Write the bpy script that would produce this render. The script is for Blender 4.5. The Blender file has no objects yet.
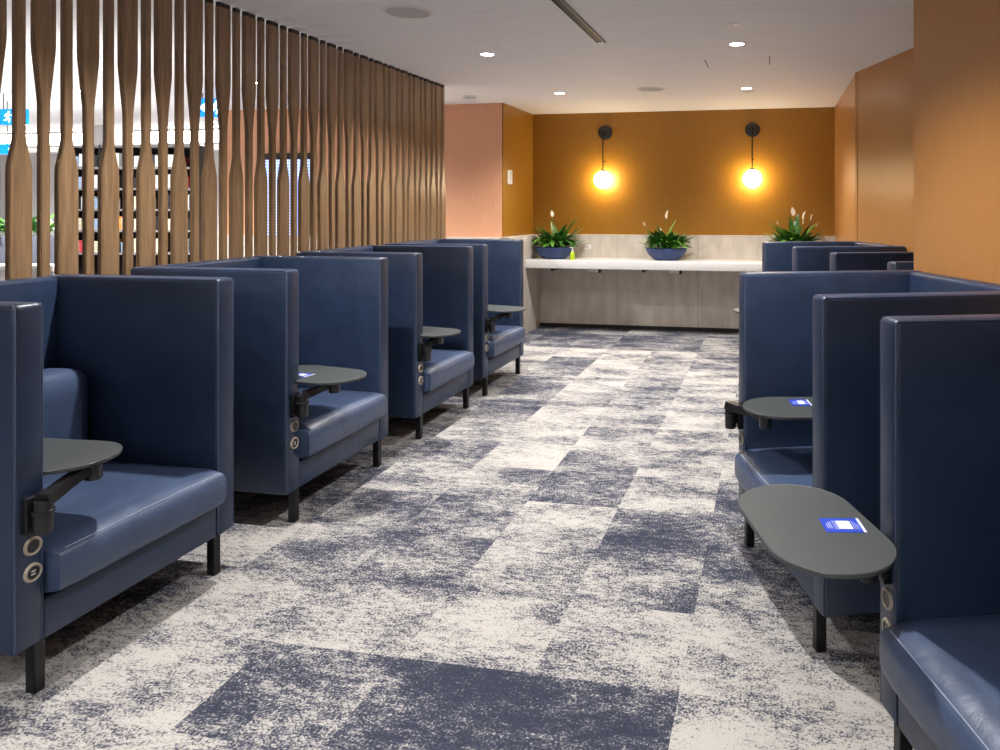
import bpy, bmesh, math, random
from mathutils import Vector, Matrix
random.seed(7)
C = bpy.context.scene.collection
PI = math.pi
AL = math.radians(10.8626)      # direction of the left row, clockwise from +Y
AR = math.radians(-6.7053)      # direction of the right row
CEIL = 2.80

def W(u, v, a=AL, z=0.0):
    return Vector((u*math.sin(a)+v*math.cos(a), u*math.cos(a)-v*math.sin(a), z))

# ------------------------------------------------------------ materials
def nodes(name):
    m = bpy.data.materials.new(name); m.use_nodes = True
    nt = m.node_tree
    return m, nt, nt.nodes['Principled BSDF']
def N(nt, t, **kw):
    n = nt.nodes.new(t)
    for k, v in kw.items(): setattr(n, k, v)
    return n
def noise_bump(nt, bs, scale, strength, dist=0.01, detail=4, mapping=(1,1,1), coord='Object'):
    tc = N(nt,'ShaderNodeTexCoord'); mp = N(nt,'ShaderNodeMapping'); mp.inputs['Scale'].default_value = mapping
    nz = N(nt,'ShaderNodeTexNoise'); nz.inputs['Scale'].default_value = scale; nz.inputs['Detail'].default_value = detail
    bp = N(nt,'ShaderNodeBump'); bp.inputs['Strength'].default_value = strength; bp.inputs['Distance'].default_value = dist
    nt.links.new(tc.outputs[coord], mp.inputs[0]); nt.links.new(mp.outputs[0], nz.inputs['Vector'])
    nt.links.new(nz.outputs['Fac'], bp.inputs['Height']); nt.links.new(bp.outputs[0], bs.inputs['Normal'])
    return nz, mp, bp
def ramp2(nt, fac, c1, c2, p1=0.0, p2=1.0):
    r = N(nt,'ShaderNodeValToRGB'); e = r.color_ramp.elements
    e[0].position = p1; e[0].color = (*c1,1); e[1].position = p2; e[1].color = (*c2,1)
    nt.links.new(fac, r.inputs[0]); return r
def simple(name, col, rough=0.5, metal=0.0, spec=0.5, var=0.12, scale=30, bump=0.0):
    m, nt, bs = nodes(name)
    tc = N(nt,'ShaderNodeTexCoord'); nz = N(nt,'ShaderNodeTexNoise'); nz.inputs['Scale'].default_value = scale
    nt.links.new(tc.outputs['Object'], nz.inputs['Vector'])
    c1 = tuple(max(0,c*(1-var)) for c in col); c2 = tuple(min(1,c*(1+var)) for c in col)
    r = ramp2(nt, nz.outputs['Fac'], c1, c2, .3, .7)
    nt.links.new(r.outputs[0], bs.inputs['Base Color'])
    bs.inputs['Roughness'].default_value = rough; bs.inputs['Metallic'].default_value = metal
    bs.inputs['Specular IOR Level'].default_value = spec
    if bump:
        bp = N(nt,'ShaderNodeBump'); bp.inputs['Strength'].default_value = bump; bp.inputs['Distance'].default_value = .004
        nt.links.new(nz.outputs['Fac'], bp.inputs['Height']); nt.links.new(bp.outputs[0], bs.inputs['Normal'])
    return m
def emis(name, col, strength):
    m, nt, bs = nodes(name)
    bs.inputs['Base Color'].default_value = (*col,1)
    bs.inputs['Emission Color'].default_value = (*col,1); bs.inputs['Emission Strength'].default_value = strength
    return m

def leather(name, col, rough):
    m, nt, bs = nodes(name)
    tc = N(nt,'ShaderNodeTexCoord')
    g = N(nt,'ShaderNodeTexNoise'); g.inputs['Scale'].default_value = 260; g.inputs['Detail'].default_value = 3
    w = N(nt,'ShaderNodeTexNoise'); w.inputs['Scale'].default_value = 7; w.inputs['Detail'].default_value = 5; w.inputs['Distortion'].default_value = .6
    for n in (g, w): nt.links.new(tc.outputs['Object'], n.inputs['Vector'])
    r = ramp2(nt, w.outputs['Fac'], tuple(c*.86 for c in col), tuple(c*1.14 for c in col), .3, .7)
    nt.links.new(r.outputs[0], bs.inputs['Base Color'])
    rr = N(nt,'ShaderNodeMapRange'); rr.inputs['To Min'].default_value = rough-.06; rr.inputs['To Max'].default_value = rough+.08
    nt.links.new(w.outputs['Fac'], rr.inputs['Value']); nt.links.new(rr.outputs[0], bs.inputs['Roughness'])
    b1 = N(nt,'ShaderNodeBump'); b1.inputs['Strength'].default_value = .30; b1.inputs['Distance'].default_value = .0015
    b2 = N(nt,'ShaderNodeBump'); b2.inputs['Strength'].default_value = .45; b2.inputs['Distance'].default_value = .009
    nt.links.new(g.outputs['Fac'], b1.inputs['Height']); nt.links.new(w.outputs['Fac'], b2.inputs['Height'])
    nt.links.new(b1.outputs[0], b2.inputs['Normal']); nt.links.new(b2.outputs[0], bs.inputs['Normal'])
    bs.inputs['Specular IOR Level'].default_value = .55
    return m
M = {}
M['leather'] = leather('navy_leather', (.019,.035,.076), .37)
M['cushion'] = leather('navy_leather_lit', (.054,.082,.155), .36)  # same leather made paler, the cushions' highlights put into its colour
M['piping'] = simple('piping_leather', (.045,.065,.12), .38)
M['stitch'] = simple('stitching_thread', (.35,.42,.55), .6)
M['black_metal'] = simple('black_powder_metal', (.012,.012,.014), .38, 0.3)
M['table_black'] = simple('charcoal_laminate', (.062,.070,.070), .42, var=.05, scale=400, bump=.1)
M['edge_shine'] = simple('laminate_edge_shine', (.10,.11,.11), .3)
M['dark_plastic'] = simple('dark_plastic', (.015,.015,.017), .35)
M['ring'] = simple('cream_plastic_ring', (.42,.37,.29), .35)
M['white'] = simple('white_plastic', (.8,.8,.78), .35, var=.03)
M['card_blue'] = simple('blue_card', (.015,.06,.55), .4, var=.05)
M['card_white'] = simple('white_print', (.75,.78,.85), .5, var=.03)
M['ceil'] = None
# ceiling: fine linear texture
m, nt, bs = nodes('white_ceiling')
nz, mp, bp = noise_bump(nt, bs, 3.0, .25, .01, 6, (1,14,1))
mp.inputs['Rotation'].default_value = (0,0,-AL)
r = ramp2(nt, nz.outputs['Fac'], (.82,.81,.83), (.88,.87,.88), .3, .7); nt.links.new(r.outputs[0], bs.inputs['Base Color'])
bs.inputs['Roughness'].default_value = .75; M['ceil'] = m

def wallmat(name, c1, c2, rough, spec=.5, ang=0):
    m, nt, bs = nodes(name)
    tc = N(nt,'ShaderNodeTexCoord'); mp = N(nt,'ShaderNodeMapping'); mp.inputs['Scale'].default_value = (1,1,.05)
    nz = N(nt,'ShaderNodeTexNoise'); nz.inputs['Scale'].default_value = 90; nz.inputs['Detail'].default_value = 4
    n2 = N(nt,'ShaderNodeTexNoise'); n2.inputs['Scale'].default_value = 220; n2.inputs['Detail'].default_value = 2
    nt.links.new(tc.outputs['Object'], mp.inputs[0]); nt.links.new(mp.outputs[0], nz.inputs['Vector']); nt.links.new(tc.outputs['Object'], n2.inputs['Vector'])
    mx = N(nt,'ShaderNodeMath', operation='ADD'); nt.links.new(nz.outputs['Fac'], mx.inputs[0]); nt.links.new(n2.outputs['Fac'], mx.inputs[1])
    hf = N(nt,'ShaderNodeMath', operation='MULTIPLY'); hf.inputs[1].default_value = .5; nt.links.new(mx.outputs[0], hf.inputs[0])
    r = ramp2(nt, hf.outputs[0], c1, c2, .35, .65); nt.links.new(r.outputs[0], bs.inputs['Base Color'])
    bp = N(nt,'ShaderNodeBump'); bp.inputs['Strength'].default_value = .15; bp.inputs['Distance'].default_value = .002
    nt.links.new(hf.outputs[0], bp.inputs['Height']); nt.links.new(bp.outputs[0], bs.inputs['Normal'])
    bs.inputs['Roughness'].default_value = rough; bs.inputs['Specular IOR Level'].default_value = spec
    return m
M['ochre'] = wallmat('ochre_wallcovering', (.29,.130,.010), (.36,.168,.016), .36)
M['tan'] = wallmat('tan_wallcovering', (.42,.190,.054), (.49,.228,.072), .30)
M['salmon'] = wallmat('salmon_wallcovering', (.64,.31,.17), (.72,.36,.205), .55)
M['offwhite'] = simple('off_white_wall', (.75,.73,.72), .6, var=.02)
# limed timber cladding with seams
m, nt, bs = nodes('limed_timber')
tc = N(nt,'ShaderNodeTexCoord'); mp = N(nt,'ShaderNodeMapping'); mp.inputs['Scale'].default_value = (1,1,.35)
nz = N(nt,'ShaderNodeTexNoise'); nz.inputs['Scale'].default_value = 9; nz.inputs['Detail'].default_value = 8
nt.links.new(tc.outputs['Object'], mp.inputs[0]); nt.links.new(mp.outputs[0], nz.inputs['Vector'])
r = ramp2(nt, nz.outputs['Fac'], (.50,.455,.39), (.66,.61,.54), .3, .7)
sx = N(nt,'ShaderNodeSeparateXYZ'); nt.links.new(tc.outputs['Object'], sx.inputs[0])
md = N(nt,'ShaderNodeMath', operation='PINGPONG'); md.inputs[1].default_value = .52; nt.links.new(sx.outputs['X'], md.inputs[0])
lt = N(nt,'ShaderNodeMath', operation='LESS_THAN'); lt.inputs[1].default_value = .003; nt.links.new(md.outputs[0], lt.inputs[0])
mxx = N(nt,'ShaderNodeMixRGB'); mxx.inputs[2].default_value = (.28,.24,.2,1)
nt.links.new(lt.outputs[0], mxx.inputs[0]); nt.links.new(r.outputs[0], mxx.inputs[1]); nt.links.new(mxx.outputs[0], bs.inputs['Base Color'])
bs.inputs['Roughness'].default_value = .5; M['limed'] = m
M['counter'] = simple('white_stone', (.70,.69,.68), .22, var=.03, scale=40)
# oak slats
m, nt, bs = nodes('oak_slat')
tc = N(nt,'ShaderNodeTexCoord'); oi = N(nt,'ShaderNodeObjectInfo')
ad = N(nt,'ShaderNodeVectorMath', operation='ADD'); nt.links.new(tc.outputs['Object'], ad.inputs[0]); 
cmb = N(nt,'ShaderNodeCombineXYZ'); ml = N(nt,'ShaderNodeMath', operation='MULTIPLY'); ml.inputs[1].default_value = 20
nt.links.new(oi.outputs['Random'], ml.inputs[0]); nt.links.new(ml.outputs[0], cmb.inputs[2]); nt.links.new(cmb.outputs[0], ad.inputs[1])
mp = N(nt,'ShaderNodeMapping'); mp.inputs['Scale'].default_value = (9,9,.55); nt.links.new(ad.outputs[0], mp.inputs[0])
nz = N(nt,'ShaderNodeTexNoise'); nz.inputs['Scale'].default_value = 6; nz.inputs['Detail'].default_value = 8; nz.inputs['Distortion'].default_value = .8
nt.links.new(mp.outputs[0], nz.inputs['Vector'])
r = ramp2(nt, nz.outputs['Fac'], (.18,.110,.058), (.33,.21,.115), .3, .72); nt.links.new(r.outputs[0], bs.inputs['Base Color'])
bp = N(nt,'ShaderNodeBump'); bp.inputs['Strength'].default_value = .2; bp.inputs['Distance'].default_value = .002
nt.links.new(nz.outputs['Fac'], bp.inputs['Height']); nt.links.new(bp.outputs[0], bs.inputs['Normal'])
bs.inputs['Roughness'].default_value = .30; M['oak'] = m
M['blackcap'] = simple('black_bracket', (.008,.008,.009), .5)
# leaf / flower / bowl
M['leaf'] = simple('lily_leaf', (.035,.13,.018), .32, var=.55, scale=14)
M['leaf_light'] = simple('lily_leaf_light', (.09,.26,.03), .35, var=.4, scale=14)
M['spathe'] = simple('white_spathe', (.80,.76,.66), .5, var=.05)
M['bowl'] = simple('navy_glazed_bowl', (.018,.045,.15), .3, var=.15)
M['soil'] = simple('dark_soil', (.02,.013,.008), .9)
M['soap'] = simple('green_soap', (.45,.62,.02), .2, var=.05)
M['globe'] = emis('lit_opal_glass', (1,.82,.52), 40)
M['lens'] = emis('downlight_lens', (1,.97,.9), 30)
M['cove'] = emis('cove_light', (1,.94,.84), 12)
M['sign_blue'] = emis('lit_sign_blue', (.0,.25,.75), 1.3)
M['sign_white'] = emis('lit_sign_white', (.8,.95,1), 2.4)
M['chrome'] = simple('brushed_steel', (.16,.16,.17), .35, .5, var=.05)
M['shelf_dark'] = simple('dark_shelf', (.02,.018,.018), .5)
# window screen: bright bluish glass with a dot grid
m, nt, bs = nodes('dotted_bright_glass')
tc = N(nt,'ShaderNodeTexCoord'); vo = N(nt,'ShaderNodeTexVoronoi'); vo.inputs['Scale'].default_value = 26; vo.inputs['Randomness'].default_value = 0
nt.links.new(tc.outputs['Object'], vo.inputs['Vector'])
r = ramp2(nt, vo.outputs['Distance'], (.9,.95,1), (.16,.28,.85), .25, .5)
nt.links.new(r.outputs[0], bs.inputs['Emission Color']); bs.inputs['Emission Strength'].default_value = 2.2
bs.inputs['Base Color'].default_value = (.1,.1,.12,1); M['dots'] = m
# carpet
m, nt, bs = nodes('patterned_carpet')
tc = N(nt,'ShaderNodeTexCoord')
sa = N(nt,'ShaderNodeAttribute', attribute_name='seed'); ba = N(nt,'ShaderNodeAttribute', attribute_name='bias')
cb = N(nt,'ShaderNodeCombineXYZ'); mm = N(nt,'ShaderNodeMath', operation='MULTIPLY'); mm.inputs[1].default_value = 40
nt.links.new(sa.outputs['Fac'], mm.inputs[0]); nt.links.new(mm.outputs[0], cb.inputs[2])
av = N(nt,'ShaderNodeVectorMath', operation='ADD'); nt.links.new(tc.outputs['Object'], av.inputs[0]); nt.links.new(cb.outputs[0], av.inputs[1])
mp = N(nt,'ShaderNodeMapping'); mp.inputs['Scale'].default_value = (1,1.9,1); nt.links.new(av.outputs[0], mp.inputs[0])
big = N(nt,'ShaderNodeTexNoise'); big.inputs['Scale'].default_value = 2.1; big.inputs['Detail'].default_value = 7; big.inputs['Roughness'].default_value = .62
nt.links.new(mp.outputs[0], big.inputs['Vector'])
gr = N(nt,'ShaderNodeTexNoise'); gr.inputs['Scale'].default_value = 115; gr.inputs['Detail'].default_value = 3; gr.inputs['Roughness'].default_value = .7
nt.links.new(tc.outputs['Object'], gr.inputs['Vector'])
mid = N(nt,'ShaderNodeTexNoise'); mid.inputs['Scale'].default_value = 22; mid.inputs['Detail'].default_value = 5; mid.inputs['Roughness'].default_value = .7
nt.links.new(mp.outputs[0], mid.inputs['Vector'])
def mad(a, k, c, op='MULTIPLY_ADD'):
    n = N(nt,'ShaderNodeMath', operation='MULTIPLY_ADD'); nt.links.new(a, n.inputs[0]); n.inputs[1].default_value = k
    if isinstance(c, (int,float)): n.inputs[2].default_value = c
    else: nt.links.new(c, n.inputs[2])
    return n.outputs[0]
s = mad(big.outputs['Fac'], 3.4, -1.7)           # -..+ around 0
s = mad(ba.outputs['Fac'], .60, s)
s = mad(gr.outputs['Fac'], 4.2, s); s = mad(mid.outputs['Fac'], 2.8, s)
s = mad(s, .60, -1.60)
rr = N(nt,'ShaderNodeValToRGB'); e = rr.color_ramp.elements
e[0].position = .10; e[0].color = (.465,.445,.415,1); e[1].position = .95; e[1].color = (.036,.040,.062,1)
k = e.new(.38); k.color = (.34,.325,.31,1); k = e.new(.62); k.color = (.085,.090,.120,1)
nt.links.new(s, rr.inputs[0]); nt.links.new(rr.outputs[0], bs.inputs['Base Color'])
bs.inputs['Roughness'].default_value = .95; bs.inputs['Specular IOR Level'].default_value = .1
bp = N(nt,'ShaderNodeBump'); bp.inputs['Strength'].default_value = .5; bp.inputs['Distance'].default_value = .004
nt.links.new(gr.outputs['Fac'], bp.inputs['Height']); nt.links.new(bp.outputs[0], bs.inputs['Normal'])
M['carpet'] = m

# ------------------------------------------------------------ helpers
def obj(name, bm, mat, parent=None, smooth=True, loc=None, rotz=None):
    me = bpy.data.meshes.new(name); bm.to_mesh(me); bm.free()
    if isinstance(mat, (list,tuple)):
        for k in mat: me.materials.append(k)
    else: me.materials.append(mat)
    if smooth:
        for p in me.polygons: p.use_smooth = True
        me.set_sharp_from_angle(angle=math.radians(40))
    o = bpy.data.objects.new(name, me); C.objects.link(o)
    if parent: o.parent = parent
    if loc is not None: o.location = loc
    if rotz is not None: o.rotation_euler.z = rotz
    return o
def thing(name, label, cat, loc=(0,0,0), rotz=0, group=None):
    o = bpy.data.objects.new(name, None); C.objects.link(o); o.empty_display_size = .1
    o.location = loc; o.rotation_euler = (0,0,rotz); o['label'] = label; o['category'] = cat
    if group: o['group'] = group
    return o
def tag(o, label, cat, group=None):
    o['label'] = label; o['category'] = cat
    if group: o['group'] = group
    return o
def struct(o): o['kind'] = 'structure'; return o
def box(bm, x0, x1, y0, y1, z0, z1, bev=0, seg=3, mi=0):
    t = bmesh.new()
    vs = [t.verts.new(p) for p in ((x0,y0,z0),(x1,y0,z0),(x1,y1,z0),(x0,y1,z0),(x0,y0,z1),(x1,y0,z1),(x1,y1,z1),(x0,y1,z1))]
    for f in ((0,3,2,1),(4,5,6,7),(0,1,5,4),(1,2,6,5),(2,3,7,6),(3,0,4,7)): t.faces.new([vs[i] for i in f]).material_index = mi
    if bev: bmesh.ops.bevel(t, geom=t.edges[:], offset=bev, segments=seg, profile=.5, affect='EDGES')
    merge(bm, t)
def merge(bm, t, mat=None):
    if mat is not None: t.transform(mat)
    me = bpy.data.meshes.new('tmp'); t.to_mesh(me); t.free(); bm.from_mesh(me); bpy.data.meshes.remove(me)
def BM(*a, **k):
    b = bmesh.new(); box(b, *a, **k); return b
def tube(bm, pts, rad, n=8, cap=True):
    pts = [Vector(p) for p in pts]; rings = []
    for i, p in enumerate(pts):
        d = (pts[min(i+1,len(pts)-1)]-pts[max(i-1,0)]).normalized()
        up = Vector((0,0,1)) if abs(d.z) < .9 else Vector((1,0,0))
        a = d.cross(up).normalized(); b = d.cross(a).normalized()
        r = rad[i] if isinstance(rad,(list,tuple)) else rad
        rings.append([bm.verts.new(p+a*math.cos(2*PI*k/n)*r+b*math.sin(2*PI*k/n)*r) for k in range(n)])
    for r0, r1 in zip(rings, rings[1:]):
        for k in range(n): bm.faces.new((r0[k],r0[(k+1)%n],r1[(k+1)%n],r1[k]))
    if cap: bm.faces.new(rings[0][::-1]); bm.faces.new(rings[-1])
def lathe(bm, prof, n=28, c=(0,0,0), mat=None):
    t = bmesh.new(); rings = []
    for r, z in prof:
        if r < 1e-6: rings.append([t.verts.new((0,0,z))])
        else: rings.append([t.verts.new((r*math.cos(2*PI*k/n), r*math.sin(2*PI*k/n), z)) for k in range(n)])
    for a, b in zip(rings, rings[1:]):
        for k in range(n):
            if len(a)==1 and len(b)==1: continue
            if len(a)==1: t.faces.new((a[0], b[(k+1)%n], b[k]))
            elif len(b)==1: t.faces.new((a[k], a[(k+1)%n], b[0]))
            else: t.faces.new((a[k],a[(k+1)%n],b[(k+1)%n],b[k]))
    bmesh.ops.recalc_face_normals(t, faces=t.faces[:])
    merge(bm, t, (mat if mat is not None else Matrix.Translation(c)))
def prism(bm, pts, z0, z1, mat=None, bev=0):
    t = bmesh.new()
    lo = [t.verts.new((x,y,z0)) for x,y in pts]; hi = [t.verts.new((x,y,z1)) for x,y in pts]
    t.faces.new(lo[::-1]); t.faces.new(hi)
    n = len(pts)
    for i in range(n): t.faces.new((lo[i],lo[(i+1)%n],hi[(i+1)%n],hi[i]))
    bmesh.ops.recalc_face_normals(t, faces=t.faces[:])
    if bev: bmesh.ops.bevel(t, geom=[e for e in t.edges if abs(e.verts[0].co.z-e.verts[1].co.z)<1e-6], offset=bev, segments=2, affect='EDGES')
    merge(bm, t, mat)

# ------------------------------------------------------------ room
def wall_box(name, u0, u1, v0, v1, z0, z1, mat, a=AL, kind=True, bev=0):
    # local x runs along v (across), local y along u; origin at the (u0, v0) corner
    o = obj(name, BM(0, v1-v0, 0, u1-u0, 0, z1-z0, bev=bev, seg=2), mat, smooth=bool(bev), loc=W(u0, v0, a, z0), rotz=-a)
    if kind: struct(o)
    return o
# carpet-tile floor: each face is one tile with its own pattern offset
bm = bmesh.new(); sl = bm.faces.layers.float.new('seed'); bl = bm.faces.layers.float.new('bias')
TU, TV = .466, .4925
bias = {(-1,-1):.85,(-1,-2):.8,(-1,-3):.25,(-1,0):-.7,(-1,1):-.6,(-1,-4):-.35,(-1,-5):-.3,
        (-2,-1):.5,(-2,-2):.5,(-2,0):-.5,(-2,-3):.1,
        (0,-2):-.55,(0,-1):-.5,(0,-3):-.35,(0,0):-.45,(0,-4):-.1,
        (1,-1):.35,(1,-2):-.1,(1,-3):.4,(1,-4):.1,(1,0):.15,
        (2,-3):.35,(2,-2):-.6,(2,-1):.5,(2,0):.5,(2,-4):.3,
        (3,-2):.75,(3,-1):-.1,(3,0):.5,(3,-3):.0,(3,-4):-.3,
        (4,-3):-.6,(4,-2):.0,(4,-1):-.3,(4,-4):.25,(5,-3):-.3,(5,-2):-.4,(5,-4):-.5,(5,-1):-.2,
        (6,-1):-.7,(6,0):-.6,(6,-2):-.2,(6,-3):-.6,(7,-2):.1,(7,-3):-.1}
vg = {}
def gv(i, j):
    if (i,j) not in vg: vg[(i,j)] = bm.verts.new((-.295+TV*j, 2.382+TU*i, 0))
    return vg[(i,j)]
for i in range(-14, 22):
    for j in range(-30, 9):
        f = bm.faces.new((gv(i,j),gv(i,j+1),gv(i+1,j+1),gv(i+1,j)))
        f[sl] = random.choice((.0,.0,.0,.21,.21,.47,.63,.88))
        f[bl] = bias.get((i,j), random.uniform(-.55,.45) + (-.1 if i < 12 else .45))
fl = obj('floor', bm, M['carpet'], smooth=False, rotz=-AL); struct(fl)
# ceiling slab
bm = BM(-15, 4.2, -4.2, 12.2, CEIL, CEIL+.08)
struct(obj('ceiling', bm, M['ceil'], smooth=False, rotz=-AL))

BU = 9.42
wall_box('wall_back', BU, BU+.12, -3.25, .90, 0, CEIL, M['ochre'])
wall_box('wall_recess_left', 8.31, BU, -3.25, -3.12, 0, CEIL, M['ochre'])
wall_box('wall_salmon', 8.305, 8.42, -6.907, -3.25, 0, CEIL, M['salmon'])
# salmon front face of the pier that carries the recess wall
wall_box('wall_pier_front', 8.30, 8.308, -3.25, -3.135, 0, CEIL, M['salmon'])
wall_box('wall_recess_right', 7.00, BU, .757, .88, 0, CEIL, M['tan'])
wall_box('wall_right_far', 3.50, 6.50, 2.84, 2.96, 0, CEIL, M['tan'], AR)
wall_box('wall_right_near', -3.0, 3.555, 1.865, 2.84, 0, CEIL, M['tan'], AR)
# limed timber cladding
CZ = 1.213
wall_box('trim_1', 9.34, BU, -3.0, .757, 0, CZ, M['limed'])
o = obj('trim_2', BM(0, 9.34-8.20, 0, .12, 0, CZ), M['limed'], smooth=False, loc=W(8.20,-3.12), rotz=PI/2-AL)
o.location = W(8.20, -3.0); struct(o)
wall_box('trim_3', 8.20, 8.30, -6.907, -3.12, 0, CZ, M['limed'])
struct(wall_box('baseboard_back', 9.325, 9.34, -3.0, .757, 0, .05, M['blackcap']))

# window (glazed opening) in the salmon wall behind the slats
def wpx(v): return v
b = bmesh.new(); 
x0, x1, z0, z1 = 0, .70, 0.25, 2.22
o = obj('window_1', BM(.04,.66,.01,.02,.29,2.16), M['dots'], smooth=False, loc=W(8.24,-6.275), rotz=-AL); struct(o)
fb = bmesh.new(); box(fb, 0,.70,0,.05,2.16,2.24); box(fb, 0,.04,0,.05,.25,2.16); box(fb,.66,.70,0,.05,.25,2.16); box(fb,.04,.66,0,.05,.25,.29)
obj('window_frame', fb, M['blackcap'], o, smooth=False)

# lounge beyond the slats
wall_box('wall_lounge_back', 11.2, 11.3, -15, -6.8, 0, CEIL, M['offwhite'])
wall_box('wall_lounge_return', 8.42, 11.2, -7.0, -6.9, 0, CEIL, M['offwhite'])
wall_box('wall_lounge_left', 2.0, 11.2, -14.6, -14.5, 0, CEIL, M['offwhite'])
# bulkhead beam with the cove strip
o = wall_box('trim_4', 10.05, 10.35, -14.5, -7.0, 2.46, 2.54, M['offwhite'])
cv = thing('cove_light', 'long glowing cove light strip beyond the slatted screen, above the bookcase', 'light', W(10.0,-14.5,AL,2.585), -AL)
obj('diffuser', BM(0,7.4,0,.05,.0,.17,bev=.01,seg=2), M['cove'], cv)
obj('housing', BM(0,7.4,.05,.10,-.02,.17), M['offwhite'], cv, smooth=False)

# ------------------------------------------------------------ slatted screen
def slat_mesh(kind):
    hw_w, hw_n = .0515, .0225
    if kind == 'top': prof = [(0,hw_n),(2.02,hw_n),(2.06,hw_n+.002),(2.275,hw_w-.002),(2.31,hw_w),(2.772,hw_w)]
    else: prof = [(0,hw_w),(1.72,hw_w),(1.755,hw_w-.002),(1.86,hw_n+.004),(1.90,hw_n),(2.772,hw_n)]
    t = bmesh.new(); L = []; 
    for z, w in prof:
        L.append([t.verts.new(p) for p in ((-.014,-w,z),(.014,-w,z),(.014,w,z),(-.014,w,z))])
    for a, b2 in zip(L, L[1:]):
        for k in range(4): t.faces.new((a[k],a[(k+1)%4],b2[(k+1)%4],b2[k]))
    t.faces.new(L[0][::-1]); t.faces.new(L[-1])
    bmesh.ops.bevel(t, geom=[e for e in t.edges if abs(e.verts[0].co.z-e.verts[1].co.z)>.01], offset=.0035, segments=2, affect='EDGES')
    return t, (hw_w if kind=='top' else hw_n)
protos = {}
for kind in ('top','bottom'):
    t, w = slat_mesh(kind)
    lab = ('oak screen slat, broad at the ceiling, narrowing to a thin strip below' if kind=='top'
           else 'oak screen slat, thin at the ceiling, widening to a broad board below')
    r0 = thing('screen_slat', lab, 'slat', (0,0,0), -AL, 'slats wide at the top' if kind=='top' else 'slats wide at the bottom')
    a = obj('board', t, M['oak'], r0)
    c = obj('mounting_bracket', BM(-.012,.012,-w*.9,w*.9,2.772,2.80), M['blackcap'], r0, smooth=False)
    protos[kind] = (r0, [a, c])
used = set(); k = -6
while True:
    u = 2.697 + .11235*k
    if u > 6.99: break
    kind = 'bottom' if k % 2 == 0 else 'top'
    r0, ch = protos[kind]
    if kind not in used: used.add(kind); r = r0
    else:
        r = r0.copy(); C.objects.link(r)
        for c in ch: d = c.copy(); C.objects.link(d); d.parent = r
    r.location = W(u, -3.262); k += 1

# ------------------------------------------------------------ booths
def stadium(half, rad, n=20):
    pts = [(half+rad*math.cos(a), rad*math.sin(a)) for a in [(-PI/2+PI*i/n) for i in range(n+1)]]
    pts += [(-half+rad*math.cos(a), rad*math.sin(a)) for a in [(PI/2+PI*i/n) for i in range(n+1)]]
    return pts
def puff(o, amt, axis):                                             # soft upholstery swelling
    return o
def panel_bm(x0,x1,y0,y1,z0,z1,bev=.018,bulge=.006):
    t = bmesh.new(); box(t, x0,x1,y0,y1,z0,z1,bev=bev,seg=3); return t
def cushion_bm(x0,x1,y0,y1,z0,z1,front=.03):
    """rounded cushion: grid box pushed to a pillow shape"""
    t = bmesh.new(); bmesh.ops.create_cube(t, size=1)
    bmesh.ops.subdivide_edges(t, edges=t.edges[:], cuts=9, use_grid_fill=True)
    sx, sy, sz = (x1-x0), (y1-y0), (z1-z0); cx, cy, cz = (x0+x1)/2, (y0+y1)/2, (z0+z1)/2
    rr = min(sz, sx)*.36
    for v in t.verts:
        p = Vector((v.co.x*sx, v.co.y*sy, v.co.z*sz))
        q = Vector((max(-sx/2+rr, min(sx/2-rr, p.x)), max(-sy/2+rr*.6, min(sy/2-rr*.6, p.y)), max(-sz/2+rr, min(sz/2-rr, p.z))))
        d = p-q
        if d.length > 1e-6:
            m_ = max(abs(d.x), abs(d.y)/.6, abs(d.z))
            d = d.normalized()*m_
            if abs(d.y) > rr*.6: d.y = math.copysign(rr*.6, d.y)
        p = q+d
        sag = (1-(2*p.y/sy)**2)*(1-(2*p.x/sx)**2)
        if v.co.z > .45: p.z += .012*max(0,sag)
        v.co = Vector((cx,cy,cz))+p
    return t
ZT = .705
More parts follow.
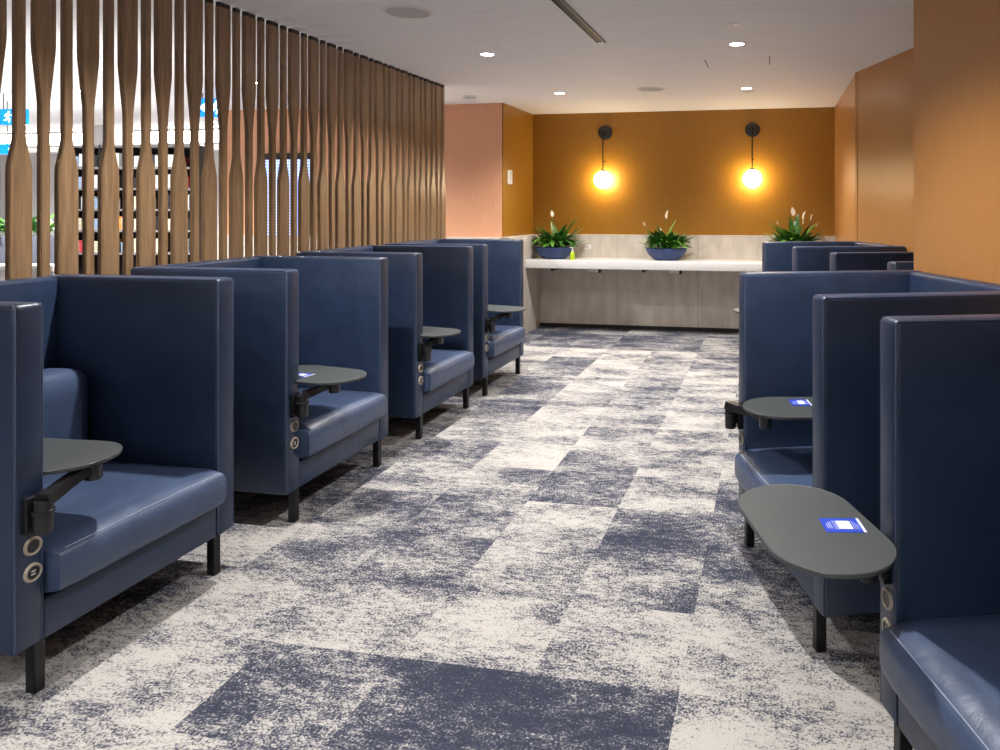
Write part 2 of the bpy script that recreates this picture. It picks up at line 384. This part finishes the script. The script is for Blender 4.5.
def booth(label, origin, rot, wid, tab_c, tab_ang, piv_off, group, sticker=None):
    """local x: front (0) to back (-.9), local y: across the seat; the table arm sits on the y=0 panel"""
    r = thing('lounge_booth', label, 'booth', origin, rot, group)
    T = .10; D = .90; ZB = .158; ZH = 1.262
    inv = (Matrix.Translation(origin) @ Matrix.Rotation(rot,4,'Z')).inverted()
    for y0 in (0, wid-T):
        p = obj('side_panel', panel_bm(-D,0,y0,y0+T,ZB,ZH), M['leather'], r)
        b = bmesh.new()
        inner = T if y0 == 0 else wid-T
        outer = 0 if y0 == 0 else wid
        for yy in (y0+.006, y0+T-.006):                              # piped seams round the front edge and along the top
            tube(b, [(-D+.02,yy,ZH-.005),(-.012,yy,ZH-.005),(-.005,yy,ZH-.014),(-.005,yy,ZB+.01)], .0034, 6)
        obj('piping', b, M['piping'], p)
    obj('back_panel', panel_bm(-D,-D+.09,T-.004,wid-T+.004,ZB,ZH-.002), M['leather'], r)
    obj('seat_base', panel_bm(-D+.09,-.004,T+.001,wid-T-.001,ZB+.004,.295,bev=.010), M['leather'], r)
    cu = obj('seat_cushion', cushion_bm(-D+.10,.058,T+.004,wid-T-.004,.296,.462), M['cushion'], r)
    b = bmesh.new(); tube(b, [(.034,T+.04,.4475),(.035,wid/2,.4505),(.034,wid-T-.04,.4475)], .0018, 5)
    obj('stitching', b, M['stitch'], cu)
    obj('back_cushion', cushion_bm(-D+.09,-D+.29,T+.03,wid-T-.03,.44,.87), M['cushion'], r)
    for ly in (.072, wid-T-.012):
        for lx in (-.046, -D+.02):
            obj('leg', BM(lx,lx+.038,ly,ly+.038,0,ZB+.006,bev=.003,seg=1), M['black_metal'], r)
    # power sockets on the front edge of the arm panel
    for i, zc in enumerate((.487,.402)):
        mt = Matrix.Translation((0,.058,zc)) @ Matrix.Rotation(PI/2,4,'Y')
        b = bmesh.new(); lathe(b, [(.021,.000),(.0215,.006),(.024,.008),(.0285,.006),(.030,0)], 28, mat=mt)
        s_ = obj('power_socket', b, M['ring'], r)
        b = bmesh.new(); lathe(b, [(0,.004),(.020,.004),(.0205,0)], 24, mat=mt); obj('socket_face', b, M['dark_plastic'], s_)
        if i == 1:
            b = bmesh.new()
            for dz in (-.005,.005): box(b, .004,.0052,.051,.065,zc+dz-.002,zc+dz+.002)
            obj('socket_slots', b, M['white'], s_, smooth=False)
    # swivel bracket
    pv = Vector((.052,.050,0))
    b = bmesh.new(); box(b, -.002,.022,.022,.078,.535,.650,bev=.004,seg=2); box(b,.018,.052,.036,.064,.560,.600,bev=.004,seg=2)
    br = obj('swivel_bracket', b, M['black_metal'], r)
    b = bmesh.new(); lathe(b, [(0,.535),(.024,.537),(.026,.545),(.026,.600),(.031,.602),(.031,.610),(.026,.612),(.026,.640),(0,.642)], 22, c=pv); obj('pivot', b, M['dark_plastic'], br)
    c3 = inv @ Vector((*tab_c, 0)); axis = Vector((math.cos(tab_ang-rot), math.sin(tab_ang-rot), 0))
    p2 = Vector((c3.x,c3.y,0)) + axis*piv_off[0] + Vector((-axis.y,axis.x,0))*piv_off[1]
    # arm: tapered flat bar that rises to the tabletop
    d = (p2-pv); d.z = 0; side = Vector((-d.y,d.x,0)).normalized(); Ln = d.length
    b = bmesh.new(); prev = None; n = 14
    for i in range(n+1):
        t = i/n; s2 = t*t*(3-2*t)
        c = pv + d*(-.10*.25 + t*(1+.05)) + side*math.sin(t*PI)*.012
        w = .030 - .008*t; zb = .622+.040*s2; zt = .660+.036*s2
        ring = [b.verts.new(c+side*w+Vector((0,0,zb+.004))), b.verts.new(c+side*w*.75+Vector((0,0,zt))), b.verts.new(c-side*w*.75+Vector((0,0,zt))), b.verts.new(c-side*w+Vector((0,0,zb+.004))), b.verts.new(c+Vector((0,0,zb)))]
        if prev:
            for q in range(5): b.faces.new((prev[q],prev[(q+1)%5],ring[(q+1)%5],ring[q]))
        else: b.faces.new(ring[::-1])
        prev = ring
    b.faces.new(prev); bmesh.ops.recalc_face_normals(b, faces=b.faces[:])
    arm = obj('swivel_arm', b, M['black_metal'], r)
    b = bmesh.new(); lathe(b, [(0,.640),(.024,.641),(.027,.646),(.027,.697),(.045,.6985),(.045,.701),(0,.701)], 22, c=p2); obj('table_pivot', b, M['dark_plastic'], arm)
    b = bmesh.new(); prism(b, stadium(.122,.163), 0, .013, bev=.003)
    tt = obj('tabletop', b, M['table_black'], r, loc=(c3.x,c3.y,ZT-.011), rotz=tab_ang-rot)
    b = bmesh.new(); pts = [(x,y,.0118) for x,y in stadium(.122,.1618)]; tube(b, pts+[pts[0]], .0016, 5, cap=False)
    obj('edge_shine_line', b, M['edge_shine'], tt)  # paler rim line, the shine of the edge put into the colour
    if sticker:
        (sx_, sy_), sa_, sw, sh = sticker
        q = inv @ Vector((sx_, sy_, 0)); a2 = sa_-rot
        # sticker in tabletop space
        q2 = Matrix.Rotation(-(tab_ang-rot),4,'Z') @ (Vector((q.x,q.y,0))-Vector((c3.x,c3.y,0)))
        b = bmesh.new(); box(b, -sw/2,sw/2,-sh/2,sh/2,0,.0008); s_ = obj('sticker', b, M['card_blue'], tt, smooth=False, loc=(q2.x,q2.y,.0131), rotz=a2-(tab_ang-rot))
        s_['label'] = 'blue card with a white square and white print'
        b = bmesh.new(); z0, z1 = .0008,.0012
        box(b, -sw*.13,sw*.22,-sh*.28,sh*.30,z0,z1)
        box(b, sw*.43,sw*.5,-sh/2,sh/2,z0,z1)
        for i in range(5): box(b, -sw*.22,-sw*.20, -sh*.30+i*sh*.13, -sh*.30+i*sh*.13+sh*.07, z0,z1)
        for i in range(4): box(b, -sw*.17,-sw*.155, -sh*.33+i*sh*.17, -sh*.33+i*sh*.17+sh*.12, z0,z1)
        for i in range(3): box(b, -sw*.40+i*sw*.05,-sw*.385+i*sw*.05, -sh*.25,sh*.1+i*sh*.07,z0,z1)
        for i in range(3): box(b, sw*.27+i*.05*sw,sw*.28+i*.05*sw, -sh*.3,sh*.3-i*sh*.1,z0,z1)
        obj('print', b, M['card_white'], s_, smooth=False)
    return r
GL = 'booths along the slatted screen'; GR = 'booths along the right wall'
HX = lambda u,v: tuple(W(u,v)[:2])
VF = -2.322
booth('navy leather privacy booth nearest the camera on the left, its table over the seat', W(1.905,VF), -AL, .965, (-2.080,2.585), -.14, (.25,-.02), GL)
booth('navy leather privacy booth second from the camera on the left, blue card on its table', W(3.225,VF), -AL, .98, (-1.635,3.835), -.38, (.19,-.06), GL,
      ((-1.69,3.80), -.3, .11, .08))
booth('navy leather privacy booth third from the camera on the left, before the slats end', W(4.565,VF), -AL, .965, (-1.450,5.165), -.40, (.19,-.06), GL)
booth('navy leather privacy booth farthest on the left, beside the white counter', W(5.735,VF), -AL, 1.0, (-1.160,6.33), -.43, (.19,-.06), GL)
booth('navy leather privacy booth in the right foreground, oval table swung out over the aisle', W(2.007,.948,AR), PI-AR, .97, (.494,2.02), 1.714, (-.02,-.06), GR,
      ((.576,2.006), -.02, .108, .088))
booth('navy leather privacy booth second from the camera on the right, blue card on its table', W(3.435,.922,AR), PI-AR+.028, 1.0, (.775,3.20), 0.0, (-.205,-.09), GR,
      ((.751,3.265), -.02, .085, .10))
c4 = W(4.86,1.94,AR)
booth('navy leather privacy booth on the right just past the wall corner, mostly hidden', c4, PI-AR, .95, tuple((W(4.60,2.02,AR))[:2]), 0.1, (-.19,.05), GR)
c5 = W(6.41,1.935,AR)
booth('navy leather privacy booth farthest on the right, table tip poking into the aisle', c5, PI-AR, .90, (1.15,6.20), .0, (.1,.02), GR)

# ------------------------------------------------------------ counter and what stands on it
ct = thing('counter', 'long white counter along the ochre back wall', 'counter', W(8.75,-3.0), -AL)
obj('countertop', BM(.002,3.752,0,.588,.815,.915,bev=.006,seg=2), M['counter'], ct)
for x in (.30, 1.45, 2.9):
    obj('support_bracket', BM(x,x+.03,.10,.585,.775,.815), M['dark_plastic'], ct, smooth=False)
def outlet(name, loc, rot, label, w=.10, h=.07, cat='outlet', dark=True):
    t = thing(name, label, cat, loc, rot)
    obj('plate', BM(-w/2,w/2,-.010,0,-h/2,h/2,bev=.003,seg=1), M['white'], t)
    b = bmesh.new()
    if dark:
        box(b, -.012,-.006,-.0115,-.0095,-.012,.012); box(b, .010,.016,-.0115,-.0095,-.006,.010)
    else:
        box(b, -.002,.002,-.0115,-.0095,-h*.42,h*.42)
    obj('slots', b, M['dark_plastic'], t, smooth=False)
    return t
outlet('wall_outlet', W(9.339,-2.36,AL,1.05), -AL, 'white power outlet on the splashback above the counter')
outlet('light_switch', W(8.52,-3.119,AL,1.93), -AL-PI/2+PI, 'white double light switch on the ochre side wall', .15,.17,'switch', False)
outlet('wall_outlet', W(8.75,-2.999,AL,1.165), -AL+PI/2, 'small white outlet on the cladding at the counter end', .06,.05)
for v_, lb in ((-2.19,'small white socket box under the counter below the left plant side'),(-1.17,'small white socket box under the counter below the middle plant')):
    t = thing('socket_box', lb, 'outlet', W(9.02,v_,AL,.755), -AL)
    obj('housing', BM(-.07,.05,0,.10,0,.057,bev=.004,seg=1), M['white'], t)
    obj('connector', BM(.055,.085,-.01,.05,-.01,.057,bev=.003,seg=1), M['dark_plastic'], t)

def leaf(bm, base, az, elev, ln, wd, droop, mi=0, stem=.25, n=7, zmin=None):
    pts = []; p = Vector(base); e = elev
    h = Vector((math.cos(az), math.sin(az), 0)); side = Vector((-h.y,h.x,0))
    st = ln/n
    prev = None
    for i in range(n+1):
        t = i/n
        s2 = max(0,(t-stem)/(1-stem))
        w = wd*.5*(math.sin(PI*min(1,s2)**.75) if s2>0 else .03)
        if i == n: w = .0008
        dirv = h*math.cos(e)+Vector((0,0,math.sin(e)))
        nrm = side.cross(dirv)
        row = [bm.verts.new(p-side*w+nrm*w*-.25), bm.verts.new(p), bm.verts.new(p+side*w+nrm*w*-.25)]
        if prev:
            for q in (0,1):
                f = bm.faces.new((prev[q],prev[q+1],row[q+1],row[q])); f.material_index = mi
        prev = row; p = p+dirv*st; e -= droop/n
        if zmin is not None and p.z < zmin: p.z = zmin; e = max(e, .05)
def flower(parent, base, az, lean, ln, sz):
    b = bmesh.new(); d = Vector((math.cos(az)*lean, math.sin(az)*lean, 1)).normalized()
    tip = Vector(base)+d*ln
    tube(b, [base, Vector(base)+d*ln*.5+Vector((0,0,.01)), tip], .0025, 5)
    for f in b.faces: f.material_index = 0
    nf = len(b.faces)
    leaf(b, tip-d*.005, az, math.radians(86)-lean*.4, sz, sz*.50, .4, mi=1, stem=.0, n=7)
    leaf(b, tip-d*.005, az+PI, math.radians(86), sz*.85, sz*.40, -.2, mi=1, stem=.0, n=6)
    tube(b, [tip+d*.01, tip+d*sz*.55], [.005,.003], 6)
    for f in list(b.faces)[-8:]: f.material_index = 1
    return obj('flower', b, [M['leaf_light'], M['spathe']], parent)
def lily(label, loc, rot, nleaf, bushy, tall, flowers, seed, lo=(.16,.30)):
    rg = random.Random(seed)
    t = thing('potted_peace_lily', label, 'plant', loc, rot, 'peace lilies in blue bowls on the counter')
    # boat-shaped bowl, wider than deep
    b = bmesh.new(); sc = Matrix.Diagonal((1,.62,1,1))
    lathe(b, [(0,0),(.135,0),(.150,.004),(.185,.028),(.222,.065),(.248,.105),(.262,.145),(.254,.147),(.235,.115),(.20,.095)], 40, mat=sc)
    obj('bowl', b, M['bowl'], t)
    b = bmesh.new(); lathe(b, [(0,.105),(.12,.108),(.208,.102)], 32, mat=sc); obj('soil', b, M['soil'], t)
    b = bmesh.new()
    for i in range(nleaf):
        az = rg.uniform(0,2*PI); rad = rg.random()**.5
        base = (math.cos(az)*rad*.15, math.sin(az)*rad*.08, .13)
        az2 = az + rg.uniform(-.5,.5)
        el = math.radians(rg.uniform(50,90) - 18*rad); ln = rg.uniform(*lo)*(1.12-.15*rad)
        leaf(b, base, az2, el, ln, rg.uniform(.06,.095), rg.uniform(.7,2.2), mi=0 if rg.random()<.68 else 1, stem=.22, zmin=.15)
    for v in b.verts:                                               # the heap stays within the bowl's oval
        v.co.y *= .62
        if v.co.x < -.22: v.co.x = -.22+(v.co.x+.22)*.35
        if v.co.x > .24: v.co.x = .24+(v.co.x-.24)*.6
    for (x, ang, el, ln, wd, mi) in tall:
        leaf(b, (x,0,.10), ang, math.radians(el), ln, wd, .35, mi=mi, stem=.3)
    obj('foliage', b, [M['leaf'], M['leaf_light']], t)
    for f in flowers: flower(t, (f[0],f[1],.11), f[2], f[3], f[4], f[5])
    return t
CU = 9.06
lily('peace lily in a blue bowl at the left counter end, beside the green bottle', W(CU,-2.72,AL,.915), -AL, 120, 1,
     [(.05,.3,66,.52,.15,1),(.08,.1,72,.46,.13,1),(.10,.2,54,.44,.14,1),(.04,2.4,76,.42,.10,0),(.12,0,32,.34,.07,1),(.09,.4,60,.40,.11,0),(.02,-.4,70,.40,.10,0)],
     [(-.02,0,2.2,.04,.42,.095),(.08,.0,.3,.35,.26,.07),(.10,.02,.2,.5,.15,.06)], 11, (.20,.38))
lily('peace lily in a blue bowl at the middle of the counter', W(CU,-1.28,AL,.915), -AL, 120, 1,
     [(-.05,PI,28,.36,.08,1),(-.06,3.0,48,.34,.08,0),(.02,.4,52,.46,.06,0),(-.03,.5,76,.44,.08,1),(.06,.2,40,.42,.07,0),(.0,2.6,72,.38,.07,0)],
     [(-.02,0,.6,.05,.40,.12),(-.08,.0,PI,.62,.36,.08),(-.04,0,2.6,.15,.24,.06)], 23, (.20,.36))
lily('peace lily with upright white flowers at the right counter end, behind the booths', W(CU,.26,AL,.915), -AL, 130, 1,
     [(.0,1.2,82,.50,.10,0),(-.01,2.0,86,.46,.09,0),(.03,.3,64,.46,.10,1),(-.03,2.8,60,.46,.10,1),(.05,.1,50,.44,.08,0),(-.05,3.1,46,.46,.08,1),(-.05,2.9,68,.46,.09,0),(.04,-.4,72,.44,.10,0),(.0,-2.6,64,.42,.10,1)],
     [(.0,0,2.0,.06,.44,.12),(.04,0,.3,.17,.40,.11),(.07,0,.1,.32,.40,.10),(.07,.0,.0,.62,.36,.08),(-.05,0,PI,.42,.36,.07),(.02,.02,.2,.25,.35,.08)], 37, (.22,.42))
sb = thing('soap_bottle', 'small green pump bottle beside the left plant bowl', 'bottle', W(8.86,-2.425,AL,.915), -AL)
b = bmesh.new(); lathe(b, [(0,0),(.027,.001),(.029,.006),(.029,.075),(.024,.092),(.012,.100),(.012,.106),(0,.106)], 22); obj('bottle_body', b, M['soap'], sb)
b = bmesh.new(); lathe(b, [(0,.106),(.014,.106),(.014,.124),(.005,.126),(.005,.148),(.010,.149),(.010,.158),(0,.159)], 16); tube(b, [(0,0,.153),(-.03,0,.153),(-.035,0,.147)], .004, 6); obj('pump', b, M['white'], sb)

# ------------------------------------------------------------ globe wall lamps
def globe(v, lab, gx):
    t = thing('wall_lamp', lab, 'lamp', W(BU,v,AL,1.92), -AL, 'globe wall lamps')
    fy = Matrix.Rotation(PI/2,4,'X')
    b = bmesh.new(); lathe(b, [(0,.035),(.082,.035),(.092,.028),(.094,.0),(0,0)], 36, mat=Matrix.Translation((0,0,.62)) @ fy); obj('wall_plate', b, M['dark_plastic'], t)
    b = bmesh.new(); tube(b, [(0,-.02,.60),(0,-.15,.60)], .009, 10); tube(b, [(0,-.145,.64),(0,-.145,.10)], .0085, 10); obj('stem', b, M['black_metal'], t)
    b = bmesh.new(); lathe(b, [(0,-.012),(.012,-.008),(.014,0),(.012,.008),(0,.012)], 14, c=(gx,-.15,.235)); tube(b, [(0,-.145,.235),(gx,-.15,.235)], .004, 6); obj('knob', b, M['black_metal'], t)
    b = bmesh.new(); lathe(b, [(0,.128),(.030,.128),(.034,.118),(.034,.100),(0,.1)], 20, c=(0,-.145,0)); obj('globe_collar', b, M['black_metal'], t)
    b = bmesh.new(); bmesh.ops.create_uvsphere(b, u_segments=32, v_segments=20, radius=.112); b.transform(Matrix.Translation((0,-.145,0))); obj('globe_shade', b, M['globe'], t)
globe(-2.135,'black wall lamp with a glowing globe above the left plant', .03)
globe(-.24,'black wall lamp with a glowing globe on the right of the back wall', .005)

# ------------------------------------------------------------ ceiling fittings
def downlight(u, v, label, power=0, vis=True, z=CEIL, grp='recessed ceiling downlights', cone=130):
    if vis:
        t = thing('downlight', label, 'light', W(u,v,AL,z), -AL, grp)
        b = bmesh.new(); lathe(b, [(.052,0),(.052,-.004),(.060,-.006),(.068,-.003),(.068,0)], 28); obj('trim_ring', b, M['white'], t)
        b = bmesh.new(); lathe(b, [(0,-.0025),(.052,-.0025),(.052,0)], 24); obj('lens', b, M['lens'], t)
    if power:
        l = bpy.data.lights.new('downlight_lamp','SPOT'); l.energy = power; l.spot_size = math.radians(cone); l.spot_blend = .9
        l.color = (1,.97,.945); l.shadow_soft_size = .035
        o = bpy.data.objects.new('downlight_lamp', l); C.objects.link(o)
        if vis: o.parent = t; o.location = (0,0,-.02)
        else: o.location = W(u,v,AL,z-.02)
PW = 250
downlight(5.63,-2.25,'left recessed downlight over the left booths, the nearer one', PW)
downlight(7.70,-2.25,'left recessed downlight closer to the back wall', PW)
downlight(5.63,-.26,'right recessed downlight, the nearer one', PW)
downlight(7.74,-.26,'right recessed downlight closer to the back wall', PW)
downlight(3.08,-2.25,'recessed downlight above the second left booth', PW)
downlight(3.02,-.22,'recessed downlight above the near aisle', PW)
downlight(.35,-2.25,'added recessed downlight at the near left, out of view', PW*.8, cone=95)  # both near lamps added to light the floor, cone kept off the panels
downlight(.35,-.26,'added recessed downlight above the near aisle, right one, out of view', PW*.8, cone=95)
def speaker(u, v, label):
    t = thing('ceiling_speaker', label, 'speaker', W(u,v,AL,CEIL), 0)
    b = bmesh.new(); lathe(b, [(.135,0),(.137,-.006),(.152,-.006),(.156,0)], 40); obj('rim', b, M['white'], t)
    b = bmesh.new(); lathe(b, [(0,-.004),(.136,-.003),(.136,0)], 40); obj('grille', b, M['grille'], t)
M['grille'] = simple('grille_grey', (.50,.49,.51), .6, var=.2, scale=300)
speaker(4.32,-2.255,'large round ceiling speaker near the slatted screen')
speaker(7.62,-1.24,'round ceiling speaker near the back wall')
def sensor(u, v, label):
    b = bmesh.new(); lathe(b, [(0,-.018),(.020,-.017),(.024,-.009),(.052,-.007),(.056,0)], 28)
    tag(obj('ceiling_sensor', b, M['white'], loc=W(u,v,AL,CEIL)), label, 'sensor')
sensor(5.013,-.271,'small white disc sensor on the ceiling, nearer the camera')
sensor(8.011,-.252,'small white disc sensor on the ceiling beside the far right downlight')
t = thing('smoke_detector','white smoke detector on the ceiling past the end of the screen','smoke detector', W(7.72,-3.29,AL,CEIL), -AL)
b = bmesh.new(); lathe(b, [(0,-.045),(.055,-.044),(.065,-.036),(.068,-.02),(.080,-.018),(.082,0)], 28); obj('housing', b, M['white'], t)
b = bmesh.new(); lathe(b, [(.066,-.034),(.0705,-.03),(.0705,-.026),(.066,-.022)], 28); obj('vent_band', b, M['grille'], t)
# linear slot
M['slot_grey'] = simple('slot_grey', (.16,.16,.17), .5)
t = thing('slot_diffuser','long black linear slot with a steel edge in the ceiling','vent', W(0,0,AL,CEIL), -AL)
obj('slot', BM(-1.275,-1.215,1.0,5.36,-.006,.0005), M['blackcap'], t, smooth=False)
obj('edge_trim', BM(-1.232,-1.212,1.0,5.38,-.012,-.003,bev=.002,seg=1), M['slot_grey'], t)
obj('edge_trim', BM(-1.282,-1.272,1.0,5.36,-.009,0), M['blackcap'], t, smooth=False)
for px_, (u_, v_) in enumerate(((6.35,-.55),(6.32,-.02))):
    tag(obj('hairline_slot', BM(-.004,.004,-.17,.17,-.0025,0), M['shelf_dark'], smooth=False, loc=W(u_,v_,AL,CEIL), rotz=-AL),
        'thin dark slit in the ceiling, the '+('left' if px_==0 else 'right')+' one of the pair','slit','pair of thin ceiling slits')

# ------------------------------------------------------------ lounge beyond the slats
def bookcase():
    # stands in front of the lounge's back wall
    t = thing('bookcase','dark bookcase seen through the slats, below the glowing strip','bookcase', Vector((-6.95,9.15,0)), -AL*0)
    Wd, H = 1.55, 2.34
    b = bmesh.new(); box(b,0,.04,0,.32,0,H); box(b,Wd-.04,Wd,0,.32,0,H); box(b,.04,Wd-.04,.30,.32,0,H); obj('case', b, M['shelf_dark'], t, smooth=False)
    b = bmesh.new(); box(b,.38,.40,0,.30,0,H); box(b,.76,.78,0,.30,0,H); box(b,1.14,1.16,0,.30,0,H); obj('divider', b, M['shelf_dark'], t, smooth=False)
    zs = [.05,.36,.67,.98,1.26,1.52,1.78,2.04,H-.03]
    for z in zs:
        o = obj('shelf', BM(.04,Wd-.04,.0,.30,z,z+.025), M['shelf_grey'], t, smooth=False)
    return zs
M['shelf_grey'] = simple('grey_shelf_edge', (.25,.24,.24), .5)
zs = bookcase()
cols = [('white',(.75,.74,.72)),('red',(.55,.06,.08)),('orange',(.85,.28,.06)),('black',(.02,.02,.02)),('pale blue',(.3,.4,.55)),('cream',(.7,.6,.45))]
bmats = {n: simple('cover_'+n.replace(' ','_'), c, .5) for n, c in cols}
rg = random.Random(5)
for zi, z in enumerate(zs[3:8]):
    x = -6.90
    while x < -5.50:
        n = rg.choice(['white','white','black','cream','black','white','orange' if zi < 2 else 'white','pale blue','red','cream'])
        w = rg.uniform(.05,.11); h = rg.uniform(.13,.175)
        for dx in (-6.57,-6.19,-5.81):
            if x < dx+.04 and x+w > dx-.005: x = dx+.04
        if x+w > -5.46: break
        o = obj('book', BM(0,w,0,.17,0,h,bev=.003,seg=1), bmats[n], loc=(x,9.17,z+.0255))
        tag(o, n+' book in the dark bookcase beyond the slats, shelf '+['at counter height','above that','above the middle','second from the top','at the top'][zi], 'book', 'volumes in the bookcase beyond the slats')
        x += w + (rg.uniform(.05,.14) if rg.random() < .35 else .004)
# exit signs
def sign(loc, w, h, label, man=None, arrow=None, rods=True):
    t = thing('exit_sign', label, 'sign', loc, 0)
    obj('sign_box', BM(-w/2,w/2,0,.03,-h/2,h/2,bev=.004,seg=1), M['sign_blue'], t)
    if man is not None:
        b = bmesh.new(); s = h*.8
        mt = lambda: Matrix.Translation((man,-.003,-h*.02)) @ Matrix.Rotation(PI/2,4,'X')
        def bar(x0,y0,x1,y1,th):
            dx, dy = x1-x0, y1-y0; L_ = math.hypot(dx,dy); nx, ny = -dy/L_*th/2, dx/L_*th/2
            prism(b, [(s*(x0+nx/1),s*(y0+ny)),(s*(x0-nx),s*(y0-ny)),(s*(x1-nx),s*(y1-ny)),(s*(x1+nx),s*(y1+ny))], 0,.003, mat=mt())
        prism(b, [(s*(.06+.085*math.cos(a)), s*(.40+.085*math.sin(a))) for a in [2*PI*i/12 for i in range(12)]], 0,.003, mat=mt())
        bar(0,.28,-.06,.0,.17); bar(-.06,.0,.14,-.16,.10); bar(.14,-.16,.06,-.42,.09); bar(-.06,0,-.14,-.22,.10); bar(-.14,-.22,-.34,-.24,.09)
        bar(0,.28,.18,.12,.08); bar(.18,.12,.30,.18,.07); bar(0,.26,-.22,.20,.08); bar(-.22,.20,-.26,.04,.07)
        obj('running_figure', b, M['sign_white'], t, smooth=False)
    if arrow is not None:
        x, d, kind = arrow; b = bmesh.new(); mt2 = Matrix.Translation((x,-.003,0)) @ Matrix.Rotation(PI/2,4,'X')
        s = h*.45
        if kind == 'tri': pts = [(-s*d*-1*.6,0),(-s*d*.6,s*.8),(-s*d*.6,-s*.8)]
        else: pts = [(s*d,0),(s*.2*d,s*.7),(s*.2*d,s*.25),(-s*d,s*.25),(-s*d,-s*.25),(s*.2*d,-s*.25),(s*.2*d,-s*.7)]
        prism(b, pts, 0, .003, mat=mt2); obj('arrow', b, M['sign_white'], t, smooth=False)
    if rods:
        for x in (-w*.35,w*.35):
            b = bmesh.new(); tube(b, [(x,.015,h/2),(x,.015,CEIL-loc[2])], .006, 6); obj('hanging_rod', b, M['chrome'], t)
sign((-6.675,8.0,2.545), .32, .17, 'blue lit exit sign with running figure, hanging at the far left beyond the slats', man=-.045)
sign((-7.30,8.6,2.245), .42, .12, 'low blue lit arrow sign under the far left exit sign', arrow=(.135,1,'bar'), rods=False)
for o in bpy.data.objects:
    if o.name.startswith('exit_sign') and abs(o.location.z-2.245) < .01:
        for x in (-.15,.05):
            b = bmesh.new(); tube(b, [(x,.015,.06),(x,.015,CEIL-2.245)], .006, 6); obj('hanging_rod', b, M['chrome'], o)
sign((-4.535,8.0,2.645), .27, .20, 'blue lit exit sign with left arrow and running figure beyond the slats', man=.055, arrow=(-.075,-1,'tri'), rods=True)
# planter with greenery
pt = thing('planter','grey trough planter with green leaves beyond the slats, far left','planter',(-6.55,7.5,0),0)
obj('trough', BM(-.75,.75,-.2,.2,0,1.28,bev=.01,seg=2), M['grey_planter'] if 'grey_planter' in M else simple('grey_planter',(.12,.13,.17),.5), pt)
b = bmesh.new(); rg = random.Random(3)
for i in range(150):
    leaf(b, (rg.uniform(-.7,.7), rg.uniform(-.14,.14), 1.275), rg.uniform(0,2*PI), math.radians(rg.uniform(35,85)), rg.uniform(.18,.36), rg.uniform(.04,.08), rg.uniform(.4,1.8), mi=rg.choice((0,1)), stem=.2, n=5)
obj('foliage', b, [M['leaf'],M['leaf_light']], pt)
bt = thing('bench_divider','white low bench wall beyond the slats, under the planter view','divider',(-6.6,6.6,0),0)
obj('divider_body', BM(-1.4,1.5,-.05,.05,0,1.0,bev=.01,seg=2), M['offwhite'], bt); obj('divider_cap', BM(-1.42,1.52,-.09,.09,1.0,1.06,bev=.01,seg=2), M['counter'], bt)
# pale column beyond the slats
wall_box('trim_5', 9.4, 9.7, -10.05, -9.75, 0, CEIL, M['offwhite'])
# downlights added to brighten the lounge and the salmon wall
downlight(3.9,-6.1,'recessed downlight seen through the slats near the upper left', 0, grp=None) if False else None
def added_downlight(u,v,label,p,cone=150):
    downlight(u,v,label,p,grp='added lounge downlights',cone=cone)
added_downlight(5.2,-7.0,'added lounge downlight beyond the slats, nearest the screen', 380)
added_downlight(6.6,-7.2,'added lounge downlight beyond the slats, left of the salmon wall', 420)
added_downlight(6.5,-5.0,'added lounge downlight beyond the slats, near the salmon wall', 650)
added_downlight(9.2,-11.0,'added lounge downlight beyond the slats, farthest left', 1000)
added_downlight(9.3,-7.9,'added lounge downlight beyond the slats, past the salmon wall end', 380)

# ------------------------------------------------------------ light, world, camera
w = bpy.data.worlds.new('World'); bpy.context.scene.world = w; w.use_nodes = True
bg = w.node_tree.nodes['Background']; bg.inputs[0].default_value = (.93,.95,1,1); bg.inputs[1].default_value = .08
def fill_up(u, v, z, sx, sy, power, col=(1,.97,.94)):  # soft uplights added to brighten the ceiling, no fitting belongs to them
    l = bpy.data.lights.new('fill_uplight','AREA'); l.shape = 'RECTANGLE'; l.size = sx; l.size_y = sy; l.energy = power; l.color = col
    o = bpy.data.objects.new('fill_uplight', l); C.objects.link(o); o.location = W(u,v,AL,z); o.rotation_euler = (PI,0,-AL)
fill_up(7.0,-9.5,1.7,5,.5,50)
fill_up(5.0,-6.0,1.7,3,.5,30)
fill_up(-1.8,-1.5,2.1,5,.5,170)

cam = bpy.data.cameras.new('Camera'); co = bpy.data.objects.new('Camera', cam); C.objects.link(co)
co.location = (0,0,1.57); co.rotation_euler = (PI/2,0,0)
cam.sensor_width = 36; cam.lens = 36*740/1000
cam.shift_x = -(630-500)/1000; cam.shift_y = -(375-207)/1000
bpy.context.scene.camera = co
vs = bpy.context.scene.view_settings
vs.view_transform = 'Standard'; vs.look = 'None'; vs.exposure = 0.0; vs.gamma = 1; vs.use_curve_mapping = False
